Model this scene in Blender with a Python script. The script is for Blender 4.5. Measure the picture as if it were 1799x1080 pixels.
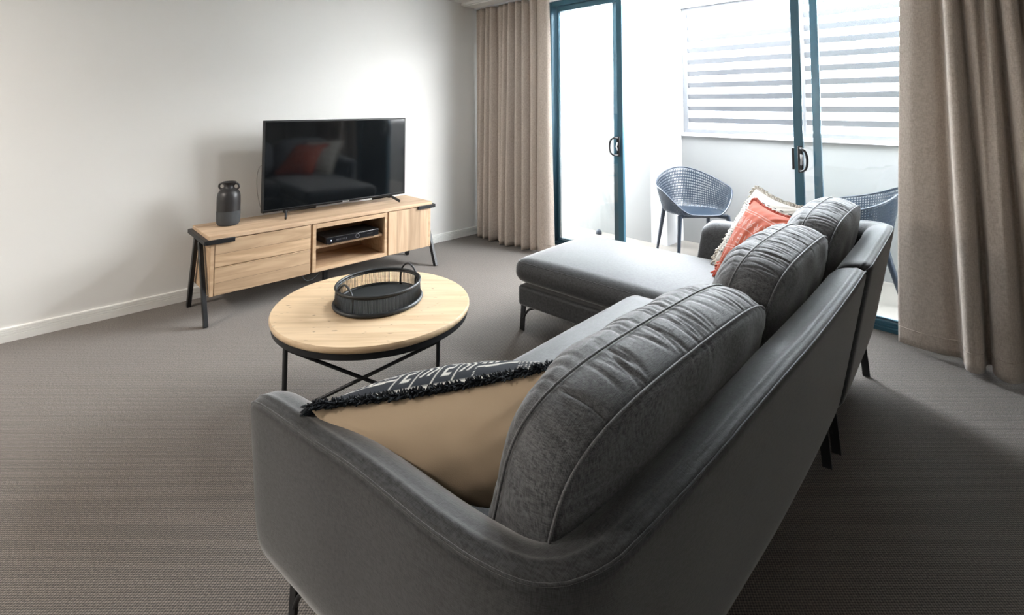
import bpy, bmesh, math, random
from mathutils import Vector, Matrix, Euler
import numpy as np
random.seed(7); rng = np.random.default_rng(11)
for o in list(bpy.data.objects): bpy.data.objects.remove(o)
C = bpy.context.scene.collection
SC = bpy.context.scene
PI = math.pi

# ------------------------------------------------------------------ camera
F_PX, CX, CY, YAW, PITCH, ROLL, CAM_H = 881.63, 877.19, 137.58, -0.814516, 0.0528224, 0.00090875, 1.30156
W_PX, H_PX = 1799, 1080
def cam_axes():
    cy, sy = math.cos(YAW), math.sin(YAW)
    Fv = Vector((sy*math.cos(PITCH), cy*math.cos(PITCH), math.sin(PITCH)))
    Rt = Vector((cy, -sy, 0)); U = Rt.cross(Fv)
    R2 = Rt*math.cos(ROLL) + U*math.sin(ROLL)
    U2 = -Rt*math.sin(ROLL) + U*math.cos(ROLL)
    return R2, U2, Fv
r_, u_, f_ = cam_axes()
cam_d = bpy.data.cameras.new('camera'); cam = bpy.data.objects.new('camera', cam_d); C.objects.link(cam)
cam.matrix_world = Matrix(((r_.x, u_.x, -f_.x, 0), (r_.y, u_.y, -f_.y, 0), (r_.z, u_.z, -f_.z, CAM_H), (0, 0, 0, 1)))
cam_d.sensor_width = 36; cam_d.sensor_fit = 'HORIZONTAL'; cam_d.lens = F_PX/W_PX*36
cam_d.shift_x = (W_PX/2 - CX)/W_PX; cam_d.shift_y = (CY - H_PX/2)/W_PX
cam_d.clip_start = .02
SC.camera = cam
SC.view_settings.view_transform = 'Standard'; SC.view_settings.look = 'None'
SC.view_settings.gamma = 1; SC.view_settings.use_curve_mapping = False
SC.view_settings.exposure = 1.4
# ------------------------------------------------------------------ world: bright overcast sky
SKY = 15.0
w = bpy.data.worlds.new('sky'); SC.world = w; w.use_nodes = True
bg = w.node_tree.nodes['Background']; bg.inputs[0].default_value = (.88, .94, 1, 1); bg.inputs[1].default_value = SKY
# daylight portal in the door opening (guides sampling of the sky, emits nothing itself)
def area(name, loc, rot, sx, sy, power, col=(1, 1, 1), portal=False):
    d = bpy.data.lights.new(name, 'AREA'); d.shape = 'RECTANGLE'; d.size = sx; d.size_y = sy; d.energy = power; d.color = col
    if portal: d.cycles.is_portal = True
    o = bpy.data.objects.new(name, d); o.location = loc; o.rotation_euler = rot; C.objects.link(o); return o
area('sky_portal', (-1.4, 3.74, 1.13), (math.radians(-90), 0, 0), 3.5, 2.24, 1, portal=True)
# low hazy sun, coming over the balcony screen from the street side
sd = bpy.data.lights.new('sun', 'SUN'); sd.energy = 11.0; sd.angle = math.radians(60); sd.color = (1, .97, .93)
so = bpy.data.objects.new('sun', sd); C.objects.link(so)
so.rotation_euler = Vector((-.62, -.72, -.30)).to_track_quat('-Z', 'Y').to_euler()
# added fill lights under the ceiling, out of view, to brighten the room
for lx, ly, pw in ((-2.85, -1.7, 36), (-.2, -1.2, 1), (-2.3, 2.1, 6)):
    area('fill_light', (lx, ly, 2.29), (0, 0, 0), .26, .26, pw, (1, .92, .84) if ly < 2 else (.93, .97, 1))

# ------------------------------------------------------------------ material helpers
def nt(name):
    m = bpy.data.materials.new(name); m.use_nodes = True
    n = m.node_tree.nodes; l = m.node_tree.links
    return m, n, l, n['Principled BSDF']
def plain(name, col, rough=.5, metal=0, spec=.5):
    m, n, l, b = nt(name)
    b.inputs['Base Color'].default_value = (*col, 1); b.inputs['Roughness'].default_value = rough
    b.inputs['Metallic'].default_value = metal; b.inputs['Specular IOR Level'].default_value = spec
    return m
def paint(name, col, rough=.6, bump=.05, scale=120, var=.03):
    m, n, l, b = nt(name)
    tc = n.new('ShaderNodeTexCoord'); no = n.new('ShaderNodeTexNoise'); no.inputs['Scale'].default_value = scale
    l.new(tc.outputs['Object'], no.inputs['Vector'])
    bp = n.new('ShaderNodeBump'); bp.inputs['Strength'].default_value = bump; bp.inputs['Distance'].default_value = .002
    l.new(no.outputs['Fac'], bp.inputs['Height']); l.new(bp.outputs[0], b.inputs['Normal'])
    n2 = n.new('ShaderNodeTexNoise'); n2.inputs['Scale'].default_value = 3; l.new(tc.outputs['Object'], n2.inputs['Vector'])
    mx = n.new('ShaderNodeMix'); mx.data_type = 'RGBA'
    mx.inputs[6].default_value = (*[c*(1-var) for c in col], 1); mx.inputs[7].default_value = (*[min(1, c*(1+var)) for c in col], 1)
    l.new(n2.outputs['Fac'], mx.inputs[0]); l.new(mx.outputs[2], b.inputs['Base Color'])
    b.inputs['Roughness'].default_value = rough
    return m
def fabric(name, c0, c1, thread=(900, 60), rough=.75, sheen=.4, bump=.35, coord='Object', spec=.3):
    """melange woven cloth: crossed, stretched noises mix two yarn colours"""
    m, n, l, b = nt(name)
    tc = n.new('ShaderNodeTexCoord')
    outs = []
    for sc in ((thread[0], thread[1], thread[1]), (thread[1], thread[0], thread[1]), (thread[1], thread[1], thread[0])):
        mp = n.new('ShaderNodeMapping'); mp.inputs['Scale'].default_value = sc
        l.new(tc.outputs[coord], mp.inputs[0])
        no = n.new('ShaderNodeTexNoise'); no.inputs['Scale'].default_value = 1; no.inputs['Detail'].default_value = 2
        l.new(mp.outputs[0], no.inputs['Vector']); outs.append(no.outputs['Fac'])
    a1 = n.new('ShaderNodeMath'); a1.operation = 'ADD'; l.new(outs[0], a1.inputs[0]); l.new(outs[1], a1.inputs[1])
    a2 = n.new('ShaderNodeMath'); a2.operation = 'ADD'; l.new(a1.outputs[0], a2.inputs[0]); l.new(outs[2], a2.inputs[1])
    mr = n.new('ShaderNodeMapRange'); mr.inputs['From Min'].default_value = 1.22; mr.inputs['From Max'].default_value = 1.78
    l.new(a2.outputs[0], mr.inputs[0])
    mx = n.new('ShaderNodeMix'); mx.data_type = 'RGBA'; mx.inputs[6].default_value = (*c0, 1); mx.inputs[7].default_value = (*c1, 1)
    l.new(mr.outputs[0], mx.inputs[0]); l.new(mx.outputs[2], b.inputs['Base Color'])
    bp = n.new('ShaderNodeBump'); bp.inputs['Strength'].default_value = bump; bp.inputs['Distance'].default_value = .0012
    l.new(mr.outputs[0], bp.inputs['Height']); l.new(bp.outputs[0], b.inputs['Normal'])
    b.inputs['Roughness'].default_value = rough; b.inputs['Specular IOR Level'].default_value = spec
    b.inputs['Sheen Weight'].default_value = sheen; b.inputs['Sheen Roughness'].default_value = .4
    return m
def wood(name, grain='Y', plank=None, pw=.1, light=(.62, .42, .25), dark=(.40, .25, .135), rough=.5, offset=0, marks=False):
    """pale acacia; grain runs along the given axis, boards change tone across the plank axis"""
    m, n, l, b = nt(name)
    tc = n.new('ShaderNodeTexCoord')
    s = {'X': (1.6, 22, 22), 'Y': (22, 1.6, 22), 'Z': (22, 22, 1.6)}[grain]
    mp = n.new('ShaderNodeMapping'); mp.inputs['Scale'].default_value = s; l.new(tc.outputs['Object'], mp.inputs[0])
    vec = mp.outputs[0]; cell = None
    if plank:
        sp = n.new('ShaderNodeSeparateXYZ'); l.new(tc.outputs['Object'], sp.inputs[0])
        dv = n.new('ShaderNodeMath'); dv.operation = 'MULTIPLY_ADD'; dv.inputs[1].default_value = 1/pw; dv.inputs[2].default_value = 50+offset
        l.new(sp.outputs[plank], dv.inputs[0])
        fl = n.new('ShaderNodeMath'); fl.operation = 'FLOOR'; l.new(dv.outputs[0], fl.inputs[0])
        wn = n.new('ShaderNodeTexWhiteNoise'); wn.noise_dimensions = '1D'; l.new(fl.outputs[0], wn.inputs['W'])
        ad = n.new('ShaderNodeVectorMath'); ad.operation = 'MULTIPLY_ADD'; ad.inputs[1].default_value = (9, 7, 5)
        l.new(wn.outputs['Color'], ad.inputs[0]); l.new(vec, ad.inputs[2]); vec = ad.outputs[0]; cell = wn.outputs['Value']
        fr = n.new('ShaderNodeMath'); fr.operation = 'FRACT'; l.new(dv.outputs[0], fr.inputs[0])
    no = n.new('ShaderNodeTexNoise'); no.inputs['Scale'].default_value = 1; no.inputs['Detail'].default_value = 6; no.inputs['Distortion'].default_value = 1.2
    l.new(vec, no.inputs['Vector'])
    cr = n.new('ShaderNodeValToRGB'); cr.color_ramp.elements[0].position = .28; cr.color_ramp.elements[1].position = .62
    cr.color_ramp.elements[0].color = (*dark, 1); cr.color_ramp.elements[1].color = (*light, 1)
    l.new(no.outputs['Fac'], cr.inputs[0]); col = cr.outputs[0]
    if cell is not None:
        hs = n.new('ShaderNodeHueSaturation'); l.new(col, hs.inputs['Color'])
        mr = n.new('ShaderNodeMapRange'); mr.inputs['To Min'].default_value = .72; mr.inputs['To Max'].default_value = 1.18
        l.new(cell, mr.inputs[0]); l.new(mr.outputs[0], hs.inputs['Value']); col = hs.outputs[0]
        # thin joint between boards
        cm = n.new('ShaderNodeMath'); cm.operation = 'LESS_THAN'; cm.inputs[1].default_value = .0022/pw; l.new(fr.outputs[0], cm.inputs[0])
        mj = n.new('ShaderNodeMix'); mj.data_type = 'RGBA'; mj.inputs[7].default_value = (*[c*.45 for c in dark], 1)
        l.new(cm.outputs[0], mj.inputs[0]); l.new(col, mj.inputs[6]); col = mj.outputs[2]
    if marks:   # saw marks and small dark nicks
        vo = n.new('ShaderNodeTexNoise'); vo.inputs['Scale'].default_value = 1; vo.inputs['Detail'].default_value = 1
        m2 = n.new('ShaderNodeMapping'); m2.inputs['Scale'].default_value = (30, 55, 10); m2.inputs['Rotation'].default_value = (0, 0, .4); l.new(tc.outputs['Object'], m2.inputs[0]); l.new(m2.outputs[0], vo.inputs['Vector'])
        lt = n.new('ShaderNodeMapRange'); lt.inputs['From Min'].default_value = .70; lt.inputs['From Max'].default_value = .78; lt.inputs['To Max'].default_value = .6
        l.new(vo.outputs['Fac'], lt.inputs[0])
        mk = n.new('ShaderNodeMix'); mk.data_type = 'RGBA'; mk.inputs[7].default_value = (.14, .09, .05, 1)
        l.new(lt.outputs[0], mk.inputs[0]); l.new(col, mk.inputs[6]); col = mk.outputs[2]
    l.new(col, b.inputs['Base Color'])
    bp = n.new('ShaderNodeBump'); bp.inputs['Strength'].default_value = .15; bp.inputs['Distance'].default_value = .002
    l.new(no.outputs['Fac'], bp.inputs['Height']); l.new(bp.outputs[0], b.inputs['Normal'])
    b.inputs['Roughness'].default_value = rough
    return m
def vcol_fabric(name, rough=.85, sheen=.08, bump=.25):
    m, n, l, b = nt(name)
    a = n.new('ShaderNodeAttribute'); a.attribute_name = 'Col'
    l.new(a.outputs['Color'], b.inputs['Base Color'])
    tc = n.new('ShaderNodeTexCoord'); no = n.new('ShaderNodeTexNoise'); no.inputs['Scale'].default_value = 500
    l.new(tc.outputs['Object'], no.inputs['Vector'])
    bp = n.new('ShaderNodeBump'); bp.inputs['Strength'].default_value = bump; bp.inputs['Distance'].default_value = .001
    l.new(no.outputs['Fac'], bp.inputs['Height']); l.new(bp.outputs[0], b.inputs['Normal'])
    b.inputs['Roughness'].default_value = rough; b.inputs['Sheen Weight'].default_value = sheen; b.inputs['Specular IOR Level'].default_value = .2
    return m
def carpet_mat():
    m, n, l, b = nt('loop_pile_carpet')
    tc = n.new('ShaderNodeTexCoord')
    mp = n.new('ShaderNodeMapping'); mp.inputs['Rotation'].default_value = (0, 0, .06); l.new(tc.outputs['Object'], mp.inputs[0])
    nz = n.new('ShaderNodeTexNoise'); nz.inputs['Scale'].default_value = 60; l.new(mp.outputs[0], nz.inputs['Vector'])
    wa = n.new('ShaderNodeVectorMath'); wa.operation = 'MULTIPLY_ADD'; wa.inputs[1].default_value = (.003, .003, 0)
    l.new(nz.outputs['Color'], wa.inputs[0]); l.new(mp.outputs[0], wa.inputs[2])
    sp = n.new('ShaderNodeSeparateXYZ'); l.new(wa.outputs[0], sp.inputs[0])
    def sn(src, period):
        a = n.new('ShaderNodeMath'); a.operation = 'MULTIPLY'; a.inputs[1].default_value = 2*PI/period; l.new(src, a.inputs[0])
        s = n.new('ShaderNodeMath'); s.operation = 'SINE'; l.new(a.outputs[0], s.inputs[0]); return s.outputs[0]
    pr = n.new('ShaderNodeMath'); pr.operation = 'MULTIPLY'; l.new(sn(sp.outputs[0], .0095), pr.inputs[0]); l.new(sn(sp.outputs[1], .0115), pr.inputs[1])
    mr = n.new('ShaderNodeMapRange'); mr.inputs['From Min'].default_value = -1; l.new(pr.outputs[0], mr.inputs[0])
    no = n.new('ShaderNodeTexNoise'); no.inputs['Scale'].default_value = 160; no.inputs['Detail'].default_value = 2; l.new(tc.outputs['Object'], no.inputs['Vector'])
    mu = n.new('ShaderNodeMath'); mu.operation = 'MULTIPLY'; l.new(mr.outputs[0], mu.inputs[0]); l.new(no.outputs['Fac'], mu.inputs[1])
    cr = n.new('ShaderNodeValToRGB'); cr.color_ramp.elements[0].position = .05; cr.color_ramp.elements[1].position = .5
    cr.color_ramp.elements[0].color = (.028, .024, .021, 1); cr.color_ramp.elements[1].color = (.215, .182, .152, 1)
    l.new(mu.outputs[0], cr.inputs[0]); l.new(cr.outputs[0], b.inputs['Base Color'])
    bp = n.new('ShaderNodeBump'); bp.inputs['Strength'].default_value = .6; bp.inputs['Distance'].default_value = .003
    l.new(mu.outputs[0], bp.inputs['Height']); l.new(bp.outputs[0], b.inputs['Normal'])
    b.inputs['Roughness'].default_value = .9; b.inputs['Sheen Weight'].default_value = .25; b.inputs['Specular IOR Level'].default_value = .25
    return m
def glass_mat():
    m = bpy.data.materials.new('window_glass'); m.use_nodes = True; n = m.node_tree.nodes; l = m.node_tree.links; n.clear()
    o = n.new('ShaderNodeOutputMaterial'); t = n.new('ShaderNodeBsdfTransparent'); t.inputs[0].default_value = (.975, .985, .985, 1)
    g = n.new('ShaderNodeBsdfGlossy'); g.inputs['Roughness'].default_value = .01
    fr = n.new('ShaderNodeFresnel'); fr.inputs[0].default_value = 1.45
    mx = n.new('ShaderNodeMixShader'); l.new(fr.outputs[0], mx.inputs[0]); l.new(t.outputs[0], mx.inputs[1]); l.new(g.outputs[0], mx.inputs[2]); l.new(mx.outputs[0], o.inputs[0])
    return m
def perforated_plastic():
    m, n, l, b = nt('perforated_plastic')
    b.inputs['Base Color'].default_value = (.016, .028, .046, 1); b.inputs['Roughness'].default_value = .38
    uv = n.new('ShaderNodeUVMap'); uv.uv_map = 'UVMap'
    mp = n.new('ShaderNodeMapping'); mp.inputs['Scale'].default_value = (1, 1, 1); l.new(uv.outputs[0], mp.inputs[0])
    fr = n.new('ShaderNodeVectorMath'); fr.operation = 'FRACTION'; l.new(mp.outputs[0], fr.inputs[0])
    sb = n.new('ShaderNodeVectorMath'); sb.operation = 'SUBTRACT'; sb.inputs[1].default_value = (.5, .5, 0); l.new(fr.outputs[0], sb.inputs[0])
    le = n.new('ShaderNodeVectorMath'); le.operation = 'LENGTH'; l.new(sb.outputs[0], le.inputs[0])
    lt = n.new('ShaderNodeMath'); lt.operation = 'LESS_THAN'; lt.inputs[1].default_value = .34; l.new(le.outputs['Value'], lt.inputs[0])
    t = n.new('ShaderNodeBsdfTransparent'); mx = n.new('ShaderNodeMixShader')
    l.new(lt.outputs[0], mx.inputs[0]); l.new(b.outputs[0], mx.inputs[1]); l.new(t.outputs[0], mx.inputs[2])
    l.new(mx.outputs[0], n['Material Output'].inputs[0])
    return m

M = dict(
    piping=fabric('piping_fabric', (.06, .062, .066), (.16, .163, .17), (900, 100), .55, .45, .3, spec=.45),
    wall=paint('wall_paint', (.74, .735, .71), .6, .06, 150, .015),
    ceil=paint('ceiling_paint', (.80, .80, .78), .7),
    trim=paint('trim_paint', (.78, .78, .75), .4, .02, 60, .01),
    carpet=carpet_mat(),
    sofa=fabric('sofa_fabric', (.012, .0135, .015), (.052, .054, .057), (750, 75), .58, .5, .15, spec=.4),
    cushion=fabric('cushion_fabric', (.034, .036, .039), (.145, .148, .155), (900, 100), .62, .4, .2, spec=.4),
    curtain=fabric('curtain_fabric', (.43, .365, .31), (.57, .495, .43), (400, 60), .8, .3, .15, spec=.2),
    wood_top=wood('acacia_top', 'Y', 0, .11, (.60, .43, .285), (.43, .285, .175)),
    wood_drawer=wood('acacia_drawer', 'Y', 2, .085, (.58, .405, .255), (.38, .25, .145), offset=.3),
    wood_door=wood('acacia_door', 'Z', 1, .105, (.60, .43, .285), (.42, .28, .175), offset=.4),
    wood_plain=wood('acacia_carcass', 'Y', None, .1, (.57, .40, .25), (.40, .26, .155)),
    wood_table=wood('acacia_table', 'X', None, .12, (.72, .54, .35), (.54, .38, .225), .35, marks=True),
    metal=plain('black_steel', (.018, .019, .021), .42, .3),
    blackm=plain('matt_black', (.012, .013, .014), .5),
    frame=plain('teal_powdercoat', (.045, .125, .175), .35, .2),
    handle=plain('black_handle', (.015, .015, .018), .35),
    glass=glass_mat(),
    plastic=perforated_plastic(),
    plastic_solid=plain('slate_plastic', (.022, .030, .045), .35),
    render=paint('balcony_render', (.27, .266, .262), .8, .15, 40, .02),
    tiles=paint('balcony_tiles', (.19, .17, .15), .55, .05, 30, .05),
    white=paint('white_render', (.55, .55, .55), .8),
    screenwhite=plain('white_powdercoat', (.62, .63, .65), .4), slat=plain('grey_powdercoat', (.14, .145, .155), .5),
)

# ------------------------------------------------------------------ mesh helpers
class MB:
    def __init__(s): s.v = []; s.f = []; s.mi = []
    def add(s, vs, fs, mi=0):
        k = len(s.v); s.v += [tuple(p) for p in vs]; s.f += [tuple(i+k for i in f) for f in fs]; s.mi += [mi]*len(fs); return s
    def box(s, x0, x1, y0, y1, z0, z1, mi=0):
        vs = [(x, y, z) for z in (z0, z1) for y in (y0, y1) for x in (x0, x1)]
        return s.add(vs, [(0, 2, 3, 1), (4, 5, 7, 6), (0, 1, 5, 4), (2, 6, 7, 3), (0, 4, 6, 2), (1, 3, 7, 5)], mi)
    def bar(s, a, b, w, d, side=(0, 0, 1)):
        """rectangular bar from a to b; w along 'side' made square to the run, d across"""
        a = Vector(a); b = Vector(b); t = (b-a).normalized(); sd = Vector(side); sd = (sd - t*sd.dot(t)).normalized(); n = t.cross(sd)
        vs = [p + sd*(w/2*i) + n*(d/2*j) for p in (a, b) for i, j in ((-1, -1), (1, -1), (1, 1), (-1, 1))]
        return s.add(vs, [(3, 2, 1, 0), (4, 5, 6, 7), (0, 1, 5, 4), (1, 2, 6, 5), (2, 3, 7, 6), (3, 0, 4, 7)])
    def tube(s, pts, r, n=10, closed=False, cap=True, flat=1.0, up=None):
        pts = [Vector(p) for p in pts]; k = len(pts); rs = r if isinstance(r, (list, tuple)) else [r]*k
        ref = Vector(up) if up else None; rings = []
        prev = None
        for i, p in enumerate(pts):
            if closed: t = (pts[(i+1) % k]-pts[i-1])
            else: t = pts[min(i+1, k-1)]-pts[max(i-1, 0)]
            if t.length < 1e-9: t = Vector((0, 0, 1))
            t.normalize()
            if prev is None:
                a = ref if ref else (Vector((0, 0, 1)) if abs(t.z) < .9 else Vector((1, 0, 0)))
            else: a = prev
            a = (a - t*a.dot(t)).normalized(); prev = a; b = t.cross(a)
            rings.append([p + a*math.cos(2*PI*j/n)*rs[i] + b*math.sin(2*PI*j/n)*rs[i]*flat for j in range(n)])
        vs = [q for R in rings for q in R]; fs = []
        for i in range(k if closed else k-1):
            i2 = (i+1) % k
            for j in range(n): fs.append((i*n+j, i*n+(j+1) % n, i2*n+(j+1) % n, i2*n+j))
        if cap and not closed: fs += [tuple(range(n-1, -1, -1)), tuple((k-1)*n+j for j in range(n))]
        return s.add(vs, fs)
    def lathe(s, prof, n=48, c=(0, 0, 0)):
        vs = []; fs = []
        for r, z in prof:
            for j in range(n): vs.append((c[0]+r*math.cos(2*PI*j/n), c[1]+r*math.sin(2*PI*j/n), c[2]+z))
        for i in range(len(prof)-1):
            for j in range(n): fs.append((i*n+j, i*n+(j+1) % n, (i+1)*n+(j+1) % n, (i+1)*n+j))
        if prof[0][0] > 1e-5: fs.append(tuple(range(n-1, -1, -1)))
        if prof[-1][0] > 1e-5: fs.append(tuple((len(prof)-1)*n+j for j in range(n)))
        return s.add(vs, fs)
    def build(s, name, mat, parent=None, loc=None, rotz=0, smooth=False, bevel=0, seg=2, mats=None):
        """loc given: the vertices are in parent/world space and get re-based on loc"""
        me = bpy.data.meshes.new(name)
        L = Vector(loc) if loc is not None else Vector((0, 0, 0))
        me.from_pydata([tuple(Vector(p)-L) for p in s.v], [], s.f); me.update()
        for m_ in (mats or [mat]): me.materials.append(m_)
        if mats: me.polygons.foreach_set('material_index', s.mi)
        o = bpy.data.objects.new(name, me); C.objects.link(o)
        o.location = L; o.rotation_euler = (0, 0, rotz)
        if parent: o.parent = parent
        bm = bmesh.new(); bm.from_mesh(me); bmesh.ops.remove_doubles(bm, verts=bm.verts, dist=1e-6)
        bmesh.ops.recalc_face_normals(bm, faces=bm.faces); bm.to_mesh(me); bm.free()
        if bevel:
            b = o.modifiers.new('bevel', 'BEVEL'); b.width = bevel; b.segments = seg; b.limit_method = 'ANGLE'; b.angle_limit = math.radians(40)
        if smooth or bevel:
            me.polygons.foreach_set('use_smooth', [True]*len(me.polygons))
            if not smooth or smooth == 'auto':
                me.set_sharp_from_angle(angle=math.radians(50))
        return o
def empty(name, loc, label, cat, rotz=0, group=None):
    o = bpy.data.objects.new(name, None); C.objects.link(o); o.location = loc; o.rotation_euler = (0, 0, rotz); o.empty_display_size = .1
    return tag(o, label, cat, group)
def tag(o, label, cat, group=None):
    o['label'] = label; o['category'] = cat
    if group: o['group'] = group
    return o
def struct(o): o['kind'] = 'structure'; return o
def catmull(pts, n):
    """sample an open Catmull-Rom spline through tuples"""
    P = [np.array(p, float) for p in pts]; P = [2*P[0]-P[1]] + P + [2*P[-1]-P[-2]]; out = []; k = len(P)-3
    for i in range(n):
        t = i/(n-1)*k; j = min(int(t), k-1); u = t-j; a, b, c, d = P[j:j+4]
        out.append(.5*((2*b)+(-a+c)*u+(2*a-5*b+4*c-d)*u*u+(-a+3*b-3*c+d)*u**3))
    return out

# ================================================================== ROOM
XL, XR, YB, YF = -3.918, 2.6, -3.2, 3.656       # inner faces: left wall, right wall, back wall, window wall
CEIL = 2.40; SOF = 2.292; DOORH = 2.245; DX0, DX1 = -3.19, .42
struct(MB().box(XL-.1, XR+.1, YB-.1, YF+.12, -.12, 0).build('floor', M['carpet']))
struct(MB().box(XL-.12, XL, YB-.1, YF+.25, 0, 2.6).build('wall_left', M['wall']))
struct(MB().box(XR, XR+.12, YB-.1, YF+.25, 0, 2.6).build('wall_right', M['wall']))
struct(MB().box(XL-.12, XR+.12, YB-.12, YB, 0, 2.6).build('wall_back', M['wall']))
fw = MB().box(XL, DX0, YF, YF+.2, 0, 2.6).box(DX1, XR, YF, YF+.2, 0, 2.6).box(DX0, DX1, YF, YF+.2, DOORH+.055, 2.6)
struct(fw.build('wall_front', M['wall']))
struct(MB().box(XL, XR, YB, 3.19, 2.327, 2.60).build('ceiling', M['ceil']))
struct(MB().box(XL, XR, 3.19, YF, SOF, 2.6).build('trim_1', M['ceil'], bevel=.004))
struct(MB().box(XL, XR, 3.165, 3.19, 2.30, 2.327).build('trim_2', M['ceil']))
def base(name, p, ax):
    """skirting board with three scored grooves"""
    prof = [(0, 0), (.014, 0), (.014, .034), (.011, .036), (.014, .038), (.014, .047), (.011, .049), (.014, .051), (.014, .060), (.011, .062), (.014, .064), (.013, .073), (.009, .077), (0, .077)]
    m = MB(); n = len(prof); vs = []
    for e in p[1:]:
        for d, z in prof: vs.append((p[0]+d*ax[1], e, z) if ax[0] == 'x' else (e, p[0]+d*ax[1], z))
    m.add(vs, [(i, (i+1) % n, n+(i+1) % n, n+i) for i in range(n)] + [tuple(range(n)), tuple(range(2*n-1, n-1, -1))])
    return struct(m.build(name, M['trim']))
base('baseboard_left', (XL, YB, YF), ('x', 1)); base('baseboard_back', (YB, XL+.014, XR-.014), ('y', 1)); base('baseboard_right', (XR, YB, YF), ('x', -1))
base('baseboard_front', (YF, XL+.014, DX0-.01), ('y', -1))
# discs mounted with the added fill lights, all out of view
for lx, ly, wh in ((-2.85, -1.7, 'behind the camera, nearer the left wall'), (-.2, -1.2, 'behind the camera'), (-2.3, 2.1, 'above the gap between coffee table and doors')):
    t = empty('fill_light_disc', (lx, ly, 2.327), 'white ceiling disc of an added fill light '+wh, 'light', group='added fill lights')
    MB().lathe([(.02, 0), (.17, 0), (.17, -.02), (.14, -.03), (.02, -.03)], 32).build('rim', M['screenwhite'], t, smooth='auto')

# ------------------------------------------------------------------ sliding door set (teal aluminium)
Y0 = YF+.0
fr = MB().box(DX0, DX0+.045, Y0+.0, Y0+.11, 0, DOORH+.055).box(DX1-.05, DX1, Y0, Y0+.11, 0, DOORH+.055)
fr.box(DX0+.05, DX1-.05, Y0, Y0+.11, DOORH, DOORH+.055)
struct(fr.build('trim_3', M['frame'], bevel=.003))
tr = MB().box(DX0+.05, DX1-.05, Y0-.005, Y0+.11, 0, .022).box(DX0+.05, DX1-.05, Y0+.018, Y0+.024, .022, .034).box(DX0+.05, DX1-.05, Y0+.066, Y0+.072, .022, .034)
struct(tr.build('trim_4', M['frame'], bevel=.002))
def sash(name, x0, x1, y, left_w=.018, right_w=.018, lab=None):
    """one glazed sash: stiles and rails as frame, a pane of glass"""
    d = .03; z0, z1 = .024, DOORH-.002
    t = bpy.data.objects.new(name, None); C.objects.link(t); t.location = ((x0+x1)/2, y, 0); struct(t)
    m = MB().box(x0, x0+left_w, y-d/2, y+d/2, z0, z1).box(x1-right_w, x1, y-d/2, y+d/2, z0, z1)
    m.box(x0+left_w, x1-right_w, y-d/2, y+d/2, z0, z0+.022).box(x0+left_w, x1-right_w, y-d/2, y+d/2, z1-.05, z1)
    m.v = [tuple(Vector(p)-t.location) for p in m.v]
    m.build('frame', M['frame'], t, bevel=.003)
    g = MB().box(x0+left_w, x1-right_w, y-.003, y+.003, z0+.022, z1-.05); g.v = [tuple(Vector(p)-t.location) for p in g.v]
    g.build('glass', M['glass'], t)
    return t
def d_handle(t, x, y, z, s):
    """D pull: back plate, bowed grip and thumb lock; s = side the grip bows to"""
    L = t.location
    def loc(m): m.v = [tuple(Vector(p)-L) for p in m.v]; return m
    loc(MB().box(x-.014, x+.014, y-.02, y-.012, z-.085, z+.085)).build('handle_plate', M['handle'], t, bevel=.004)
    pts = catmull([(x, y-.015, z+.072), (x+s*.018, y-.05, z+.072), (x+s*.042, y-.062, z+.055), (x+s*.052, y-.064, z+.02), (x+s*.052, y-.064, z-.02), (x+s*.042, y-.062, z-.055), (x+s*.018, y-.05, z-.072), (x, y-.015, z-.072)], 40)
    h = loc(MB().tube(pts, .0075, 10)).build('handle', M['handle'], t, smooth=True)
    k = loc(MB().tube([(x+s*.006, y-.018, z+.035), (x+s*.012, y-.03, z), (x+s*.006, y-.018, z-.035)], .006, 8)).build('lock_lever', M['screenwhite'], t, smooth=True)
s1 = sash('window_1', DX0+.05, -2.46, Y0+.087, .018, .045)
s2 = sash('door_1', -3.10, -2.385, Y0+.045, .018, .052)
d_handle(s2, -2.42, Y0+.03, .95, -1)
s3 = sash('door_2', -1.085, -.28, Y0+.045, .052, .018)
d_handle(s3, -1.045, Y0+.03, .95, 1)
m = MB().box(-1.098, -1.085, Y0+.03, Y0+.06, .88, 1.02); m.v = [tuple(Vector(p)-s3.location) for p in m.v]; m.build('latch', M['handle'], s3)
s4 = sash('window_2', -.985, DX1-.05, Y0+.087, .045)

# ================================================================== BALCONY
BZ = -.02; YW1, YW2, XC = 4.43, 4.745, -2.395
struct(MB().box(-5.2, 2.8, YF+.11, 4.95, BZ-.15, BZ).build('floor_balcony', M['tiles']))
struct(MB().box(-5.2, -2.56, YW1, YW1+.14, BZ, .975).build('wall_balcony_left', M['render']))
struct(MB().box(-2.56, XC, YW1, 4.95, BZ, 2.5).build('wall_balcony_column', M['white']))
struct(MB().box(XC, 2.8, YW2, YW2+.14, BZ, 1.0).build('wall_balcony_right', M['render']))
struct(MB().box(XC, 2.8, YW2-.02, YW2+.16, 1.0, 1.03).build('trim_5', M['white']))
struct(MB().box(XC, 2.8, YW2, YW2+.16, 2.27, 2.5).build('wall_balcony_lintel', M['white']))
struct(MB().box(-5.32, -5.2, YF+.1, 4.95, BZ, 2.62).build('wall_balcony_end', M['white']))
struct(MB().box(2.8, 2.92, YF+.1, 4.95, BZ, 2.62).build('wall_balcony_far_end', M['white']))
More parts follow.
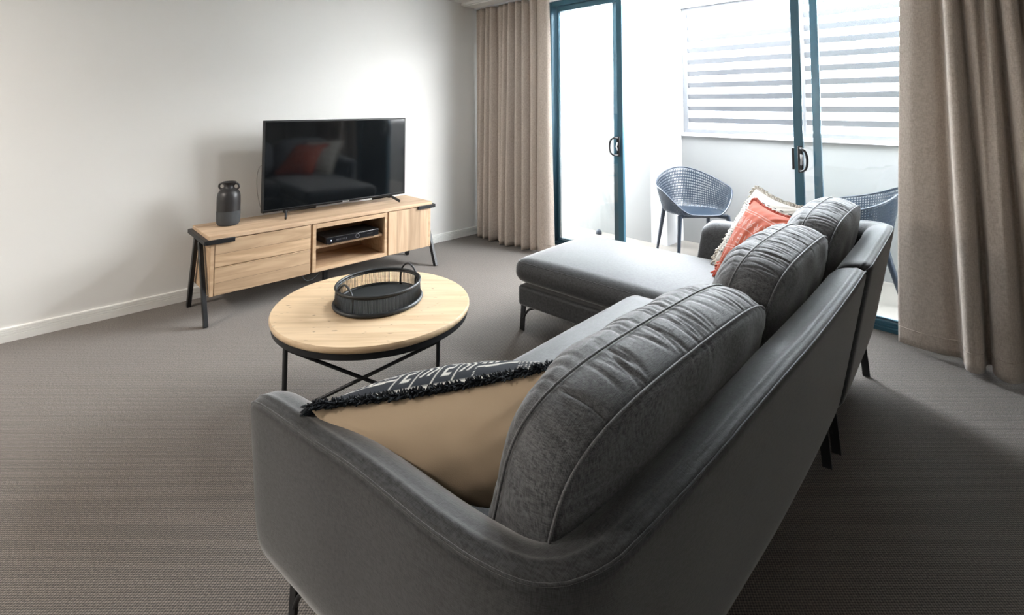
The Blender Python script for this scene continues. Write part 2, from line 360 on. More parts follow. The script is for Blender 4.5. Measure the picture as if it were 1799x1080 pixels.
# louvre screen panels
sx = [(XC+.005, -1.365), (-1.355, -.30), (-.29, .78), (.79, 1.85)]
for k, (a, b) in enumerate(sx):
    lab = ['white horizontal-slat privacy screen beside the balcony column', 'white horizontal-slat privacy screen seen behind the second door handle', 'white horizontal-slat privacy screen mostly behind the right curtain', 'white horizontal-slat privacy screen at the hidden right end of the balcony'][k]
    t = empty('privacy_screen', ((a+b)/2, YW2+.06, 1.03), lab, 'screen', group='balcony privacy screens')
    h2 = (b-a)/2
    m = MB().box(-h2, -h2+.045, -.02, .02, 0, 1.24).box(h2-.045, h2, -.02, .02, 0, 1.24).box(-h2+.045, h2-.045, -.02, .02, 0, .035).box(-h2+.045, h2-.045, -.02, .02, 1.205, 1.24)
    m.build('frame', M['slat'], t)
    for j in range(10):
        z = .125+j*.1145
        sl = MB(); sl.bar((-h2+.045, 0, z), (h2-.045, 0, z), .052, .012, (0, -.35, 1)); sl.build('slat', M['slat'], t)
tag(MB().lathe([(.03, -.012), (.03, .0), (.022, .012), (.01, .018), (.0, .019)], 20).build('door_stop', M['plastic_solid'], smooth=True),
    'small grey rubber stop on the floor at the foot of the left balcony wall', 'door stop')
bpy.data.objects['door_stop'].location = (-3.10, 4.33, BZ+.02)
bpy.data.objects['door_stop'].scale = (1, 1, 1.6)
# neighbouring buildings across the street, washed out by daylight
def bld(name, loc, label, parts):
    t = empty(name, loc, label, 'building')
    for nm, boxes, mt in parts:
        m = MB(); [m.box(*bx) for bx in boxes]; m.build(nm, mt, t)
    return t
pale = paint('pale_facade', (.80, .79, .77), .8); coral_p = paint('coral_facade', (.70, .17, .10), .8); greyf = paint('grey_facade', (.45, .47, .50), .7)
bld('building', (-9.5, 14, -6), 'pale low building with coral panel across the street, seen through the left doors', [
    ('wall', [(-6, 6.5, 0, 6, 0, 6.6)], pale), ('ledge', [(-6, 6.6, -.5, 0, 7.2, 7.45)], greyf), ('roof', [(-6, 6.6, -.2, 6, 6.6, 7.2)], pale),
    ('panel', [(1.4, 2.1, -.2, 0, 8.4, 9.3)], coral_p), ('upper_wall', [(-3, 5, 0, 6, 7.2, 10.5)], pale),
    ('gutter', [(2.8, 4.6, -.1, 0, 7.9, 8.0), (2.8, 4.6, -.1, 0, 7.6, 7.66)], greyf)])
bld('building', (2, 16, -6), 'washed-out apartment block seen between the slats of the privacy screens', [
    ('wall', [(-4, 10, 0, 8, 0, 8.4)], pale), ('balcony_ledge', [(-4, 6, -.6, 0, 7.0, 7.2)], greyf), ('upper_wall', [(2, 10, .5, 8, 8.4, 10.2)], greyf)])
struct(MB().box(-40, 40, 5.2, 60, -6.2, -6).build('ground', M['render']))

# ------------------------------------------------------------------ balcony tub chairs
def chair(loc, face, label, grp):
    t = empty('tub_chair', loc, label, 'chair', face, grp)      # local +X is the direction the chair faces
    NS, NT = 96, 30
    def rim(phi):                                             # phi: 0 = front, pi = back
        a = min(phi, 2*PI-phi)/PI
        e1 = max(0, min(1, (a-.12)/.36)); e1 = e1*e1*(3-2*e1); e2 = max(0, min(1, (a-.42)/.58)); e2 = e2*e2*(3-2*e2)
        zr = .418 + .185*e1 + .145*e2
        R = .275 + .035*math.sin(phi)**2 - .015*(math.cos(phi) > 0)*math.cos(phi)
        return R, zr
    vs = []; uv = []
    for i in range(NT+1):
        r = i/NT
        for j in range(NS):
            phi = 2*PI*j/NS; R, zr = rim(phi)
            rad = R*(.80*math.sin(min(1, r/.55)*PI/2)**.95 + .20*max(0, (r-.35)/.65)**1.3)
            e = max(0, (r-.42)/.58)
            z = .398 + .02*(r**2) + (zr-.418)*e**1.25
            back = .02*(phi > PI/2 and phi < 3*PI/2)*abs(math.cos(phi))*e
            vs.append((math.cos(phi)*(rad+back), math.sin(phi)*rad*1.02, z))
    fs = []
    for i in range(NT):
        for j in range(NS):
            if i == 0: fs.append((0*NS+j, (i+1)*NS+j, (i+1)*NS+(j+1) % NS)) if False else fs.append((i*NS+j, (i+1)*NS+j, (i+1)*NS+(j+1) % NS, i*NS+(j+1) % NS))
            else: fs.append((i*NS+j, (i+1)*NS+j, (i+1)*NS+(j+1) % NS, i*NS+(j+1) % NS))
    me = bpy.data.meshes.new('shell'); me.from_pydata(vs, [], fs); me.update()
    ul = me.uv_layers.new(name='UVMap')
    for p in me.polygons:
        for li in p.loop_indices:
            v = me.loops[li].vertex_index; i, j = divmod(v, NS)
            r = i/NT; x, y, z = vs[v]
            # unrolled coordinates, one hole every 13 mm: flat plan inside, arc length on the walls
            if p.index//NS < NT*.45: u_, v_ = x/.016, y/.016
            else:
                jj = j if not (j == 0 and (p.index % NS) == NS-1) else NS
                u_, v_ = jj/NS*108, (r*.42)/.016
            ul.data[li].uv = (u_, v_)
    me.materials.append(M['plastic'])
    me.polygons.foreach_set('use_smooth', [True]*len(me.polygons))
    sh = bpy.data.objects.new('shell', me); C.objects.link(sh); sh.parent = t
    sm = sh.modifiers.new('thick', 'SOLIDIFY'); sm.thickness = .006; sm.offset = 0
    ring = [vs[NT*NS+j] for j in range(NS)]
    MB().tube(ring, .0065, 8, closed=True).build('rim', M['plastic_solid'], t, smooth=True)
    # under-frame and legs
    MB().box(-.15, .15, -.16, .16, .375, .40).build('seat_frame', M['plastic_solid'], t, bevel=.01)
    for sx_, sy_ in ((1, 1), (1, -1), (-1, 1), (-1, -1)):
        top = Vector((sx_*(.20 if sx_ > 0 else .17), sy_*.20, .405)); foot = Vector((sx_*(.24 if sx_ > 0 else .27), sy_*.235, 0.002))
        pts = [top+(foot-top)*k/8 for k in range(9)]
        m = MB().tube(pts, [.023-.010*k/8 for k in range(9)], 10, flat=.8); m.tube([Vector((top.x*.5, top.y*.6, .388)), top+Vector((0, 0, -.012))], [.014, .02], 8)
        m.build('leg', M['plastic_solid'], t, smooth='auto')
    return t
chair((-2.05, 4.26, BZ), math.radians(-42), 'slate blue perforated plastic tub chair standing by the balcony column', 'tub chairs on the balcony')
chair((-.93, 4.39, BZ), math.radians(192), 'slate blue perforated plastic tub chair behind the sofa, partly hidden by the right curtain', 'tub chairs on the balcony')

# ================================================================== CURTAINS
def curtain(name, top, bot, z0, z1, label, n=420, nz=60, track=None):
    t = empty(name, (sum(p[0] for p in bot)/len(bot), sum(p[1] for p in bot)/len(bot), 0), label, 'curtain', group='curtains')
    T = catmull(top, n); B = catmull(bot, n); vs = []; fs = []
    for k in range(nz+1):
        f = k/nz; e = f**.8
        for i in range(n):
            wv = .004*math.sin(i*.05+f*6)*f
            p = T[i]*(1-e)+B[i]*e
            vs.append((p[0]-t.location.x+wv, p[1]-t.location.y, z1+(z0-z1)*f + (.004*math.sin(i*.09) if k == nz else 0)))
    for k in range(nz):
        for i in range(n-1): fs.append((k*n+i, k*n+i+1, (k+1)*n+i+1, (k+1)*n+i))
    o = MB().add(vs, fs).build('drape', M['curtain'], t, smooth=True)
    s = o.modifiers.new('thick', 'SOLIDIFY'); s.thickness = .003
    # stitched hem near the floor
    hm = MB(); zz = z0+.085; f = (z1-zz)/(z1-z0); e = f**.8
    pts = []
    for i in range(0, n, 2):
        p = T[i]*(1-e)+B[i]*e; d = (T[min(i+2, n-1)]-T[max(i-2, 0)])*(1-e)+(B[min(i+2, n-1)]-B[max(i-2, 0)])*e
        pts.append((p[0]-t.location.x+.004*math.sin(i*.05+f*6)*f, p[1]-t.location.y, zz))
    hm.tube(pts, .0026, 5); hm.build('hem_seam', M['curtain'], t, smooth=True)
    return t
def folds(x0, x1, y, amp, n, jit, flat0=0, flat1=0, seed=1, sharp=.35):
    R = random.Random(seed); pts = []
    xs = x0
    if flat0: pts += [(x0, y+amp*.2), (x0+flat0*.5, y+amp*.5), (x0+flat0, y+amp*.3)]; xs = x0+flat0
    xe = x1-flat1; p = (xe-xs)/n
    for i in range(n):
        a = amp*(1+R.uniform(-jit, jit)); c = xs+p*(i+.5)+R.uniform(-jit, jit)*p*.3
        pts += [(c-p*.30, y+a*.9), (c-p*.33+p*sharp*.4, y-a*.2), (c-p*.10, y-a), (c+p*.12, y-a*.9), (c+p*.30, y+a*.1), (c+p*.36, y+a)]
    if flat1: pts += [(xe+flat1*.15, y-amp*.2), (xe+flat1*.5, y-amp*.5), (xe+flat1*.85, y-amp*.1), (x1, y+amp*.6)]
    return pts
lt = folds(-3.885, -2.93+.02, 3.335, .030, 9, .55, .05, .14, 3)
lb = folds(-3.865, -2.875, 3.335, .060, 9, .6, .05, .17, 5)
curtain('curtain', lt, lb, .015, 2.27, 'beige floor-length curtain gathered in the corner beside the left wall')
rt = [(-.458, 3.47), (-.40, 3.43), (-.345, 3.43), (-.315, 3.46), (-.305, 3.42), (-.29, 3.39), (-.265, 3.39), (-.25, 3.45), (-.235, 3.46), (-.225, 3.39), (-.20, 3.375), (-.18, 3.40), (-.178, 3.46), (-.165, 3.46), (-.16, 3.40), (-.14, 3.38), (-.128, 3.41), (-.125, 3.46), (-.112, 3.46), (-.108, 3.39), (-.085, 3.37), (-.065, 3.40), (-.063, 3.46), (-.05, 3.46), (-.045, 3.39), (-.02, 3.38), (0, 3.46)]
rb = [(-.545, 3.50), (-.46, 3.475), (-.36, 3.475), (-.30, 3.50), (-.285, 3.44), (-.27, 3.375), (-.235, 3.365), (-.205, 3.40), (-.20, 3.49), (-.18, 3.51), (-.175, 3.45), (-.165, 3.40), (-.14, 3.37), (-.115, 3.365), (-.09, 3.385), (-.065, 3.45), (-.06, 3.50), (-.04, 3.50), (-.03, 3.43), (0, 3.37), (.04, 3.37), (.06, 3.44), (.07, 3.50), (.09, 3.49), (.10, 3.42), (.14, 3.37), (.18, 3.46)]
k1 = folds(.02, .62, 3.42, .042, 8, .3, 0, 0, 9); k2 = folds(.20, .70, 3.43, .06, 8, .4, 0, 0, 10)
curtain('curtain', rt+k1, rb+k2, .02, 2.27, 'beige floor-length curtain at the right side of the glass doors', n=700)
tk = MB().box(XL+.02, .75, 3.40, 3.425, 2.276, 2.292).box(XL+.02, -2.9, 3.325, 3.35, 2.276, 2.292)
tag(tk.build('curtain_track', M['screenwhite']), 'white curtain track fixed under the soffit above the glass doors', 'curtain track')

# ================================================================== TV UNIT
UX0, UX1, UY0, UY1, UZ = -3.80, -3.398, .826, 2.452, .514
uc = Vector((-3.6, 1.64, 0))
unit = empty('tv_cabinet', uc, 'long pale wood media cabinet with black angled steel legs against the white wall', 'cabinet')
def U(m): m.v = [tuple(Vector(p)-uc) for p in m.v]; return m
U(MB().box(UX0, UX1, UY0, UY1, UZ-.028, UZ)).build('top', M['wood_top'], unit, bevel=.004)
ca = MB().box(UX0, UX1-.004, UY0+.012, UY0+.034, .155, UZ-.028).box(UX0, UX1-.004, UY1-.034, UY1-.012, .155, UZ-.028)
ca.box(UX0, UX1-.02, UY0+.034, UY1-.034, .155, .172).box(UX0, UX0+.012, UY0+.034, UY1-.034, .172, UZ-.028)
ca.box(UX0+.012, UX1-.02, 1.452, 1.468, .172, UZ-.028).box(UX0+.012, UX1-.02, 2.030, 2.046, .172, UZ-.028)
U(ca).build('body', M['wood_plain'], unit, bevel=.002)
ni = MB().box(UX1-.03, UX1, 1.460, 1.484, .160, .482).box(UX1-.03, UX1, 2.014, 2.036, .160, .482).box(UX1-.03, UX1, 1.484, 2.014, .160, .184).box(UX1-.03, UX1, 1.484, 2.014, .452, .482)
U(ni).build('niche_frame', M['wood_plain'], unit, bevel=.002)
U(MB().box(UX0+.012, UX1-.035, 1.468, 2.030, .306, .324)).build('shelf', M['wood_plain'], unit, bevel=.002)
U(MB().box(UX1-.022, UX1-.001, UY0+.036, 1.446, .324, .482)).build('drawer', M['wood_drawer'], unit, bevel=.002)
U(MB().box(UX1-.022, UX1-.001, UY0+.036, 1.446, .158, .320)).build('drawer', M['wood_drawer'], unit, bevel=.002)
U(MB().box(UX1-.022, UX1-.001, 2.050, UY1-.036, .158, .482)).build('door', M['wood_door'], unit, bevel=.002)
for s, y in ((-1, UY0-.012), (1, UY1+.012)):
    b = MB().box(UX0-.01, UX1+.012, y-.013, y+.013, UZ-.048, UZ-.022)
    y2 = y+(-s)*.155
    b.box(UX1+.000, UX1+.014, min(y, y2), max(y, y2), UZ-.048, UZ-.022)
    U(b).build('rail', M['metal'], unit, bevel=.002)
    for xt, xb in ((-3.545, -3.36), (-3.640, -3.785)):
        U(MB().bar((xt, y, UZ-.05), (xb, y, .001), .034, .024, (1, 0, 0))).build('leg', M['metal'], unit, bevel=.002)
U(MB().box(-3.62, -3.59, 1.63, 1.66, .001, .155)).build('centre_leg', M['metal'], unit, bevel=.002)
# cables
cb = MB().tube(catmull([(-3.42, 1.40, .150), (-3.41, 1.42, .120), (-3.41, 1.46, .112), (-3.42, 1.50, .130), (-3.43, 1.53, .150)], 20), .003, 6)
tag(cb.build('cable', M['metal'], loc=(-3.42, 1.46, .112), smooth=True), 'short dark cable loop hanging under the middle of the media cabinet', 'cable')
cb = MB().tube(catmull([(-3.79, 1.27, .519), (-3.84, 1.255, .58), (-3.84, 1.232, .70), (-3.84, 1.235, .82), (-3.82, 1.27, .87), (-3.70, 1.42, .90)], 30), .0028, 6)
tag(cb.build('power_cable', plain('pale_cable', (.32, .31, .29), .5), loc=(-3.8, 1.2, .519), smooth=True), 'thin pale cable curving up the wall side behind the television', 'cable')

# television
tvx = -3.62; tc_ = Vector((tvx, 1.765, UZ))
tv = empty('television', tc_, 'black flat screen television standing on the media cabinet', 'television')
def T(m): m.v = [tuple(Vector(p)-tc_) for p in m.v]; return m
ty0, ty1, tz0, tz1 = 1.197, 2.333, .562, 1.192
T(MB().box(tvx-.03, tvx, ty0, ty1, tz0, tz1)).build('housing', M['blackm'], tv, bevel=.004)
T(MB().box(tvx-.07, tvx-.03, ty0+.22, ty1-.22, tz0+.04, tz0+.36)).build('rear_box', M['blackm'], tv, bevel=.01)
T(MB().box(tvx, tvx+.0015, ty0+.012, ty1-.012, tz0+.018, tz1-.012)).build('screen', plain('tv_screen', (.004, .005, .006), .06, 0, .6), tv)
T(MB().box(tvx, tvx+.004, ty0+.008, ty1-.008, tz0+.002, tz0+.014)).build('lower_bezel', plain('gloss_black', (.006, .006, .007), .2), tv, bevel=.001)
for yf, s, yr in ((1.36, -1, 1.64), (2.195, 1, 2.12)):
    m = MB()
    m.tube(catmull([(tvx+.085, yf+s*.035, UZ+.0105), (tvx+.05, yf+s*.02, UZ+.026), (tvx-.015, yf, UZ+.048)], 12), [.011]*12, 8, flat=.7)
    m.tube(catmull([(tvx-.16, yr, UZ+.0105), (tvx-.09, yf+(yr-yf)*.5, UZ+.026), (tvx-.015, yf, UZ+.045)], 12), [.009]*12, 8, flat=.7)
    m.box(tvx-.03, tvx-.0, yf-.012, yf+.012, UZ+.03, tz0+.01)
    T(m).build('foot', M['blackm'], tv, smooth='auto')
def lettering(body, size, loc, rot, parent, mat, name):
    cu = bpy.data.curves.new(name, 'FONT'); cu.body = body; cu.size = size; cu.align_x = 'CENTER'; cu.extrude = .0004
    o = bpy.data.objects.new(name+'_tmp', cu); C.objects.link(o)
    dg = bpy.context.evaluated_depsgraph_get(); me = bpy.data.meshes.new_from_object(o.evaluated_get(dg)); bpy.data.objects.remove(o)
    me.materials.clear(); me.materials.append(mat)
    o = bpy.data.objects.new(name, me); C.objects.link(o); o.location = loc; o.rotation_euler = rot; o.parent = parent; return o
lettering('Hisense', .017, (.0046, 0.04, .0505), (PI/2, 0, PI/2), tv, plain('logo_silver', (.75, .75, .75), .4), 'lettering')

# set-top box on the niche shelf
bc = Vector((-3.50, 1.76, .324))
sb = empty('set_top_box', bc, 'flat black set-top box on the shelf in the middle of the media cabinet', 'set-top box')
MB().box(-.11, .10, -.205, .205, .006, .052).build('housing', plain('box_black', (.008, .008, .009), .25), sb, bevel=.004)
MB().box(.100, .103, -.20, .20, .012, .046).build('front_panel', plain('panel_gloss', (.01, .01, .012), .1), sb)
MB().tube([(.104, .03+.014*math.cos(a*PI/12), .029+.014*math.sin(a*PI/12)) for a in range(24)], .0016, 6, closed=True).build('dial', plain('dial_grey', (.3, .3, .32), .3, .8), sb, smooth=True)
led, n_, l_, b_ = nt('led_blue'); b_.inputs['Emission Color'].default_value = (.4, .5, 1, 1); b_.inputs['Emission Strength'].default_value = 4
MB().box(.103, .105, -.172, -.166, .027, .032).build('indicator_light', led, sb)
bt = plain('button_grey', (.05, .05, .055), .4)
for k in range(7): MB().box(.103, .1042, -.13+k*.012, -.123+k*.012, .024, .034).build('button', bt, sb)
MB().box(.103, .1040, .11, .15, .028, .032).build('display', bt, sb)
for x in (-.08, .08):
    for y in (-.17, .17): MB().lathe([(.01, 0), (.01, .007)], 12, (x, y, 0)).build('foot', M['blackm'], sb)

# vase
vz = empty('vase', (-3.66, 1.0, UZ), 'dark grey two-tone stoneware vase with two ring handles on the media cabinet', 'vase')
stone = plain('glazed_stoneware', (.024, .023, .024), .38); stone2 = paint('matt_stoneware', (.045, .050, .055), .75, .2, 200)
MB().lathe([(.045, 0), (.062, .004), (.069, .018), (.071, .04), (.0715, .093), (.0705, .0935)], 48).build('base_band', stone2, vz, smooth='auto')
MB().lathe([(.0705, .092), (.071, .15), (.070, .185), (.065, .210), (.052, .228), (.036, .236), (.031, .243), (.030, .258), (.036, .268), (.043, .273), (.044, .278), (.041, .280), (.034, .274), (.026, .262), (.026, .240)], 48).build('body', stone, vz, smooth='auto')
for s in (-1, 1):
    ax = Vector((.66, .75, 0))*s     # ring handles face the camera side-on
    pts = [ax*(.046+.019*math.cos(a*PI/12)) + Vector((0, 0, .250+.018*math.sin(a*PI/12))) for a in range(24)]
    MB().tube(pts, .0065, 10, closed=True).build('handle', stone, vz, smooth=True)

# ================================================================== COFFEE TABLE
tcx, tcy, tr, tz = -2.059, 1.169, .428, .42
tb = empty('coffee_table', (tcx, tcy, 0), 'round coffee table with pale wooden top and thin black steel legs', 'table')
MB().lathe([(.0, tz-.028), (tr-.012, tz-.028), (tr-.003, tz-.024), (tr, tz-.016), (tr, tz-.006), (tr-.004, tz), (0, tz)], 128).build('tabletop', M['wood_table'], tb, rotz=.85, smooth='auto')
rr = tr-.008
MB().lathe([(rr-.03, tz-.050), (rr, tz-.050), (rr, tz-.028), (rr-.03, tz-.028), (rr-.03, tz-.050)], 128).build('ring_frame', M['metal'], tb, smooth='auto')
ang = [math.radians(a) for a in (-82, 8, 98, 222)]; lr = tr-.018
lp = [Vector((lr*math.cos(a), lr*math.sin(a), 0)) for a in ang]
for p in lp: MB().tube([p+Vector((0, 0, .001)), p+Vector((0, 0, tz-.045))], .0075, 10).build('leg', M['metal'], tb, smooth='auto')
for i, j in ((0, 1), (1, 0)):
    MB().tube([lp[i]+Vector((0, 0, tz-.055)), lp[j]+Vector((0, 0, .115))], .007, 10).build('cross_brace', M['metal'], tb, smooth='auto')

# woven oval tray on the table
kx = Vector((tcx+.005, tcy+.022, tz)); ka = math.radians(101)
tray = empty('tray_basket', kx, 'oval black woven tray basket with two loop handles on the coffee table', 'tray', ka)
A_, B_ = .196, .176
def ell(a, k=1., z=0): return (A_*k*math.cos(a), B_*k*math.sin(a), z)
black_rat = plain('black_rattan', (.012, .014, .016), .45)
NE = 72
base_m = MB(); vs = [(0, 0, .012)]+[ell(2*PI*i/NE, 1.0, .012) for i in range(NE)]+[(0, 0, .004)]+[ell(2*PI*i/NE, 1.0, .004) for i in range(NE)]
fs = [(0, 1+i, 1+(i+1) % NE) for i in range(NE)]+[(NE+1, NE+2+(i+1) % NE, NE+2+i) for i in range(NE)]+[(1+i, NE+2+i, NE+2+(i+1) % NE, 1+(i+1) % NE) for i in range(NE)]
base_m.add(vs, fs); base_m.build('base', plain('tray_base', (.010, .013, .014), .5), tray)
MB().tube([ell(2*PI*i/NE, 1.015, .010) for i in range(NE)], .009, 8, closed=True).build('base_rim', black_rat, tray, smooth=True)
MB().tube([ell(2*PI*i/NE, .985, .083) for i in range(NE)], .0062, 8, closed=True).tube([ell(2*PI*i/NE, .965, .074) for i in range(NE)], .004, 6, closed=True).build('top_rim', black_rat, tray, smooth=True)
m = MB()
NR = 190
for i in range(NR):
    a = 2*PI*i/NR
    m.tube([ell(a, 1.0, .014), ell(a, .992, .045), ell(a, .982, .080)], .0014, 5)
sm_ = m.build('side_rods', black_rat, tray, smooth=True); sm_['kind'] = 'stuff'
for s in (0, PI):
    hp = []
    for k in range(17):
        f = k/16; a = s-.30+.60*f
        x, y, _ = ell(a, .985+.05*math.sin(PI*f)*0, 0)
        hp.append((x*(1.0-.05*math.sin(PI*f)), y*(1.0-.05*math.sin(PI*f)),   .080+.040*math.sin(PI*f)**.8))
    x0, y0, _ = ell(s-.30, .965); x1, y1, _ = ell(s+.30, .965)
    MB().tube([(x0, y0, .014), (x0, y0, .05)]+hp+[(x1, y1, .05), (x1, y1, .014)], .0045, 8).build('handle', black_rat, tray, smooth=True)

# ================================================================== SOFA  (local: +X runs along the back, +Y towards the front)
SO = Vector((-.33, .50, 0)); STH = .061; SR = PI/2+STH
def SW(p):  # sofa-local to world
    x, y, z = p; return Vector((SO.x + x*math.cos(SR)-y*math.sin(SR), SO.y + x*math.sin(SR)+y*math.cos(SR), z))
sofa = empty('sofa', SO, 'charcoal grey corner sofa with chaise and slim black metal feet', 'sofa', SR)
def shell(stations, thick, name, zb=.150, lab=None):
    """stations: (x, y, nx, ny, H, lean, endk, shear) - sweep a leaning upholstered panel with a rounded top; outer face on the path"""
    prof = []          # (depth 0..1 from outside, zfrac, corner offsets)
    ro, ri = .022, .075
    rings = []; pipe = []
    for (x, y, nx, ny, H, lean, k, tx, ty, shear) in stations:
        T0 = thick*(.30+.70*k); mid = thick*.5
        h = H-(1-k)*.055; b = zb+(1-k)*.05
        o = mid-T0/2; i = mid+T0/2
        pts = []
        nseg = 8
        for q in range(7): pts.append((o+.006*(q == 0), b+(h-ro-b)*q/6))
        for q in range(1, nseg+1):
            a = PI/2*q/nseg; pts.append((o+ro*(1-math.cos(a)), h-ro+ro*math.sin(a)))
        rr_ = min(ri, (i-o-ro)*.98)
        for q in range(1, 4): pts.append((o+ro+(i-o-ro-rr_)*q/4, h+.004*math.sin(PI*q/4)))
        for q in range(0, nseg+1):
            a = PI/2*q/nseg; pts.append((i-rr_+rr_*math.sin(a), h-rr_+rr_*math.cos(a)))
        for q in range(1, 6): pts.append((i, (h-rr_)+(b-(h-rr_))*q/5))
        ring = []
        for d, z in pts:
            off = -d + lean*(z-H)             # outward positive along n
            sh = shear*(H-z)
            ring.append(Vector((x+nx*off+tx*sh, y+ny*off+ty*sh, z)))
        rings.append(ring); pipe.append((ring[10]+Vector((nx, ny, 1)).normalized()*.0015))
    n = len(rings[0]); vs = [p for R in rings for p in R]; fs = []
    for a in range(len(rings)-1):
        for j in range(n): fs.append((a*n+j, a*n+(j+1) % n, (a+1)*n+(j+1) % n, (a+1)*n+j))
    fs += [tuple(range(n)), tuple((len(rings)-1)*n+j for j in range(n-1, -1, -1))]
    o = MB().add(vs, fs).build(name, M['sofa'], sofa, smooth=True)
    o.modifiers.new('sub', 'SUBSURF').levels = 1; o.modifiers['sub'].render_levels = 1
    pm = MB().tube(pipe, .0024, 8); p = pm.build('piping', M['sofa'], o, smooth=True)
    return o
def ease(t): t = max(0, min(1, t)); return t*t*(3-2*t)
SEAM = [(-.030, 1.012, .592), (-.018, .962, .600), (-.010, .90, .603), (-.003, .82, .605), (.006, .72, .606), (.018, .60, .610), (.021, .486, .615), (.020, .40, .620), (.022, .32, .625), (.028, .25, .630), (.042, .187, .635),
        (.063, .149, .639), (.093, .120, .645), (.147, .093, .654), (.227, .078, .664), (.315, .064, .674), (.424, .051, .684), (.567, .039, .694), (.751, .025, .703), (.996, .010, .709), (1.368, -.002, .714), (1.75, -.006, .716)]
def path_L(u_end, tip_cut=0., dz=0., far=False):
    """outer path from arm tip round the corner to x=u_end along the back, seam heights included"""
    pts = [p for p in SEAM if p[1] < 1.012-tip_cut+.001 or p[0] > .03]
    if far:
        pts = [(-.004, .91, .600), (0, .80, .604), (0, .66, .606), (0, .52, .612), (0, .40, .630), (0, .30, .660), (0, .21, .692), (.003, .13, .710), (.016, .065, .716), (.050, .022, .718), (.10, .004, .718), (.20, -.002, .718), (.45, -.004, .718), (.70, -.005, .718), (1.0, -.006, .718)]
    dense = [np.array(p) for p in catmull(pts, 700)]
    dense = [p for p in dense if p[0] <= u_end or p[1] > .2]
    ln = [0]
    for a_, b_ in zip(dense[:-1], dense[1:]): ln.append(ln[-1]+float(np.linalg.norm((b_-a_)[:2])))
    TOT = ln[-1]; st = []
    ds = [0, .004, .012, .025, .045, .075, .12]; d = .17
    while d < TOT-.08:
        ds.append(d); d += .022 if .68 < d < .98 else .05
    ds += [TOT-.05, TOT-.025, TOT-.008, TOT]
    for d in ds:
        k = min(range(len(ln)), key=lambda q: abs(ln[q]-d)); p = dense[k]
        t = dense[min(k+6, len(dense)-1)]-dense[max(k-6, 0)]; t = t[:2]/np.linalg.norm(t[:2])
        nx, ny = t[1], -t[0]                       # outward is to the right-hand side when walking tip -> corner -> back
        if nx*(-1)+ny*(-1) < 0: nx, ny = -nx, -ny
        k0 = math.sqrt(max(0, 1-((.075-min(d, .075))/.075)**2))
        e = TOT-d; k1 = math.sqrt(max(0, 1-((.03-min(e, .03))/.03)**2))*.4+.6
        lean_ = .13+.065*ease((d-.5)/.5)
        st.append([p[0]+nx*.009, p[1]+ny*.009, nx, ny, p[2]+dz+.006, lean_, min(k0, k1), 0, 1, .13*max(0, 1-d/.35)])
    return st
ULEN = 2.625; UJ = 1.712
st1 = path_L(UJ)
near = shell(st1, .118, 'backrest')
st2 = path_L(ULEN-UJ-.012, .10, .003, True)
st2 = [[ULEN-s[0], s[1]-.010, -s[2], s[3], s[4], s[5], s[6], 0, s[8], s[9]] for s in st2]
far = shell(st2, .118, 'backrest')
near['label'] = 'wrap-around back and arm of the two-seat half'; far['label'] = 'wrap-around back and arm of the chaise half'

def cube_grid(nx, ny, nz):
    """points on the surface of the cube [-1,1]^3 as faces of a fine grid"""
    vs = []; fs = []
    def face(f, a, b):
        k = len(vs)
        for i in range(a+1):
            for j in range(b+1): vs.append(f(2*i/a-1, 2*j/b-1))
        for i in range(a):
            for j in range(b): fs.append((k+i*(b+1)+j, k+(i+1)*(b+1)+j, k+(i+1)*(b+1)+j+1, k+i*(b+1)+j+1))
    face(lambda s, t: (s, t, 1.), nx, ny); face(lambda s, t: (s, t, -1.), nx, ny)
    face(lambda s, t: (s, -1., t), nx, nz); face(lambda s, t: (s, 1., t), nx, nz)
    face(lambda s, t: (-1., s, t), ny, nz); face(lambda s, t: (1., s, t), ny, nz)
    return vs, fs
def cushion_block(x0, x1, y0, y1, z0, z1, name, crown=.02, a=7, wob=0, label=None, taper=0):
    vs, fs = cube_grid(40, 40, 10); out = []
    hx, hy, hz = (x1-x0)/2, (y1-y0)/2, (z1-z0)/2; r = .062
    for (x, y, z) in vs:
        # rounded box with radius r
        px, py, pz = x*hx, y*hy, z*hz; rz = min(r, hz*.93)
        cx = max(-hx+rz, min(hx-rz, px)); cy = max(-hy+rz, min(hy-rz, py)); cz = max(-hz+rz, min(hz-rz, pz))
        d = Vector((px-cx, py-cy, pz-cz))
        if d.length > 1e-9: d = d.normalized()*rz
        q = Vector((cx, cy, cz))+d
        cr = (1-(q.x/hx)**2)*(1-(q.y/hy)**4)
        if z > 0 or q.z > 0: q.z += crown*max(0, cr)*(max(0, q.z)/hz)
        out.append((q.x+(x0+x1)/2, q.y+(y0+y1)/2, q.z+(z0+z1)/2))
    o = MB().add(out, fs).build(name, M['sofa'], sofa, smooth=True)
    # piping line round the top edge
    pts = []; rp = .062; zt = z1-.0155
    for cxy, a0 in (((x1-rp, y1-rp), 0), ((x0+rp, y1-rp), 90), ((x0+rp, y0+rp), 180), ((x1-rp, y0+rp), 270)):
        for i in range(7):
            an = math.radians(a0+i*15); pts.append((cxy[0]+(rp-.0175)*math.cos(an), cxy[1]+(rp-.0175)*math.sin(an), zt-.003))
    MB().tube(pts, .0024, 6, closed=True).build('piping', M['sofa'], o, smooth=True)
    return o
# bases and seat cushions
def slab(x0, x1, y0, y1, z0, z1, nm): return MB().box(x0, x1, y0, y1, z0, z1).build(nm, M['sofa'], sofa, bevel=.018, seg=4)
slab(.075, UJ-.004, .215, .985, .148, .262, 'seat_base'); slab(UJ+.008, ULEN-.12, .215, 1.655, .148, .262, 'seat_base')
cushion_block(.115, UJ-.004, .12, .925, .262, .418, 'seat_cushion', .022)
cushion_block(UJ+.008, ULEN-.112, .12, 1.70, .266, .405, 'seat_cushion', .035)
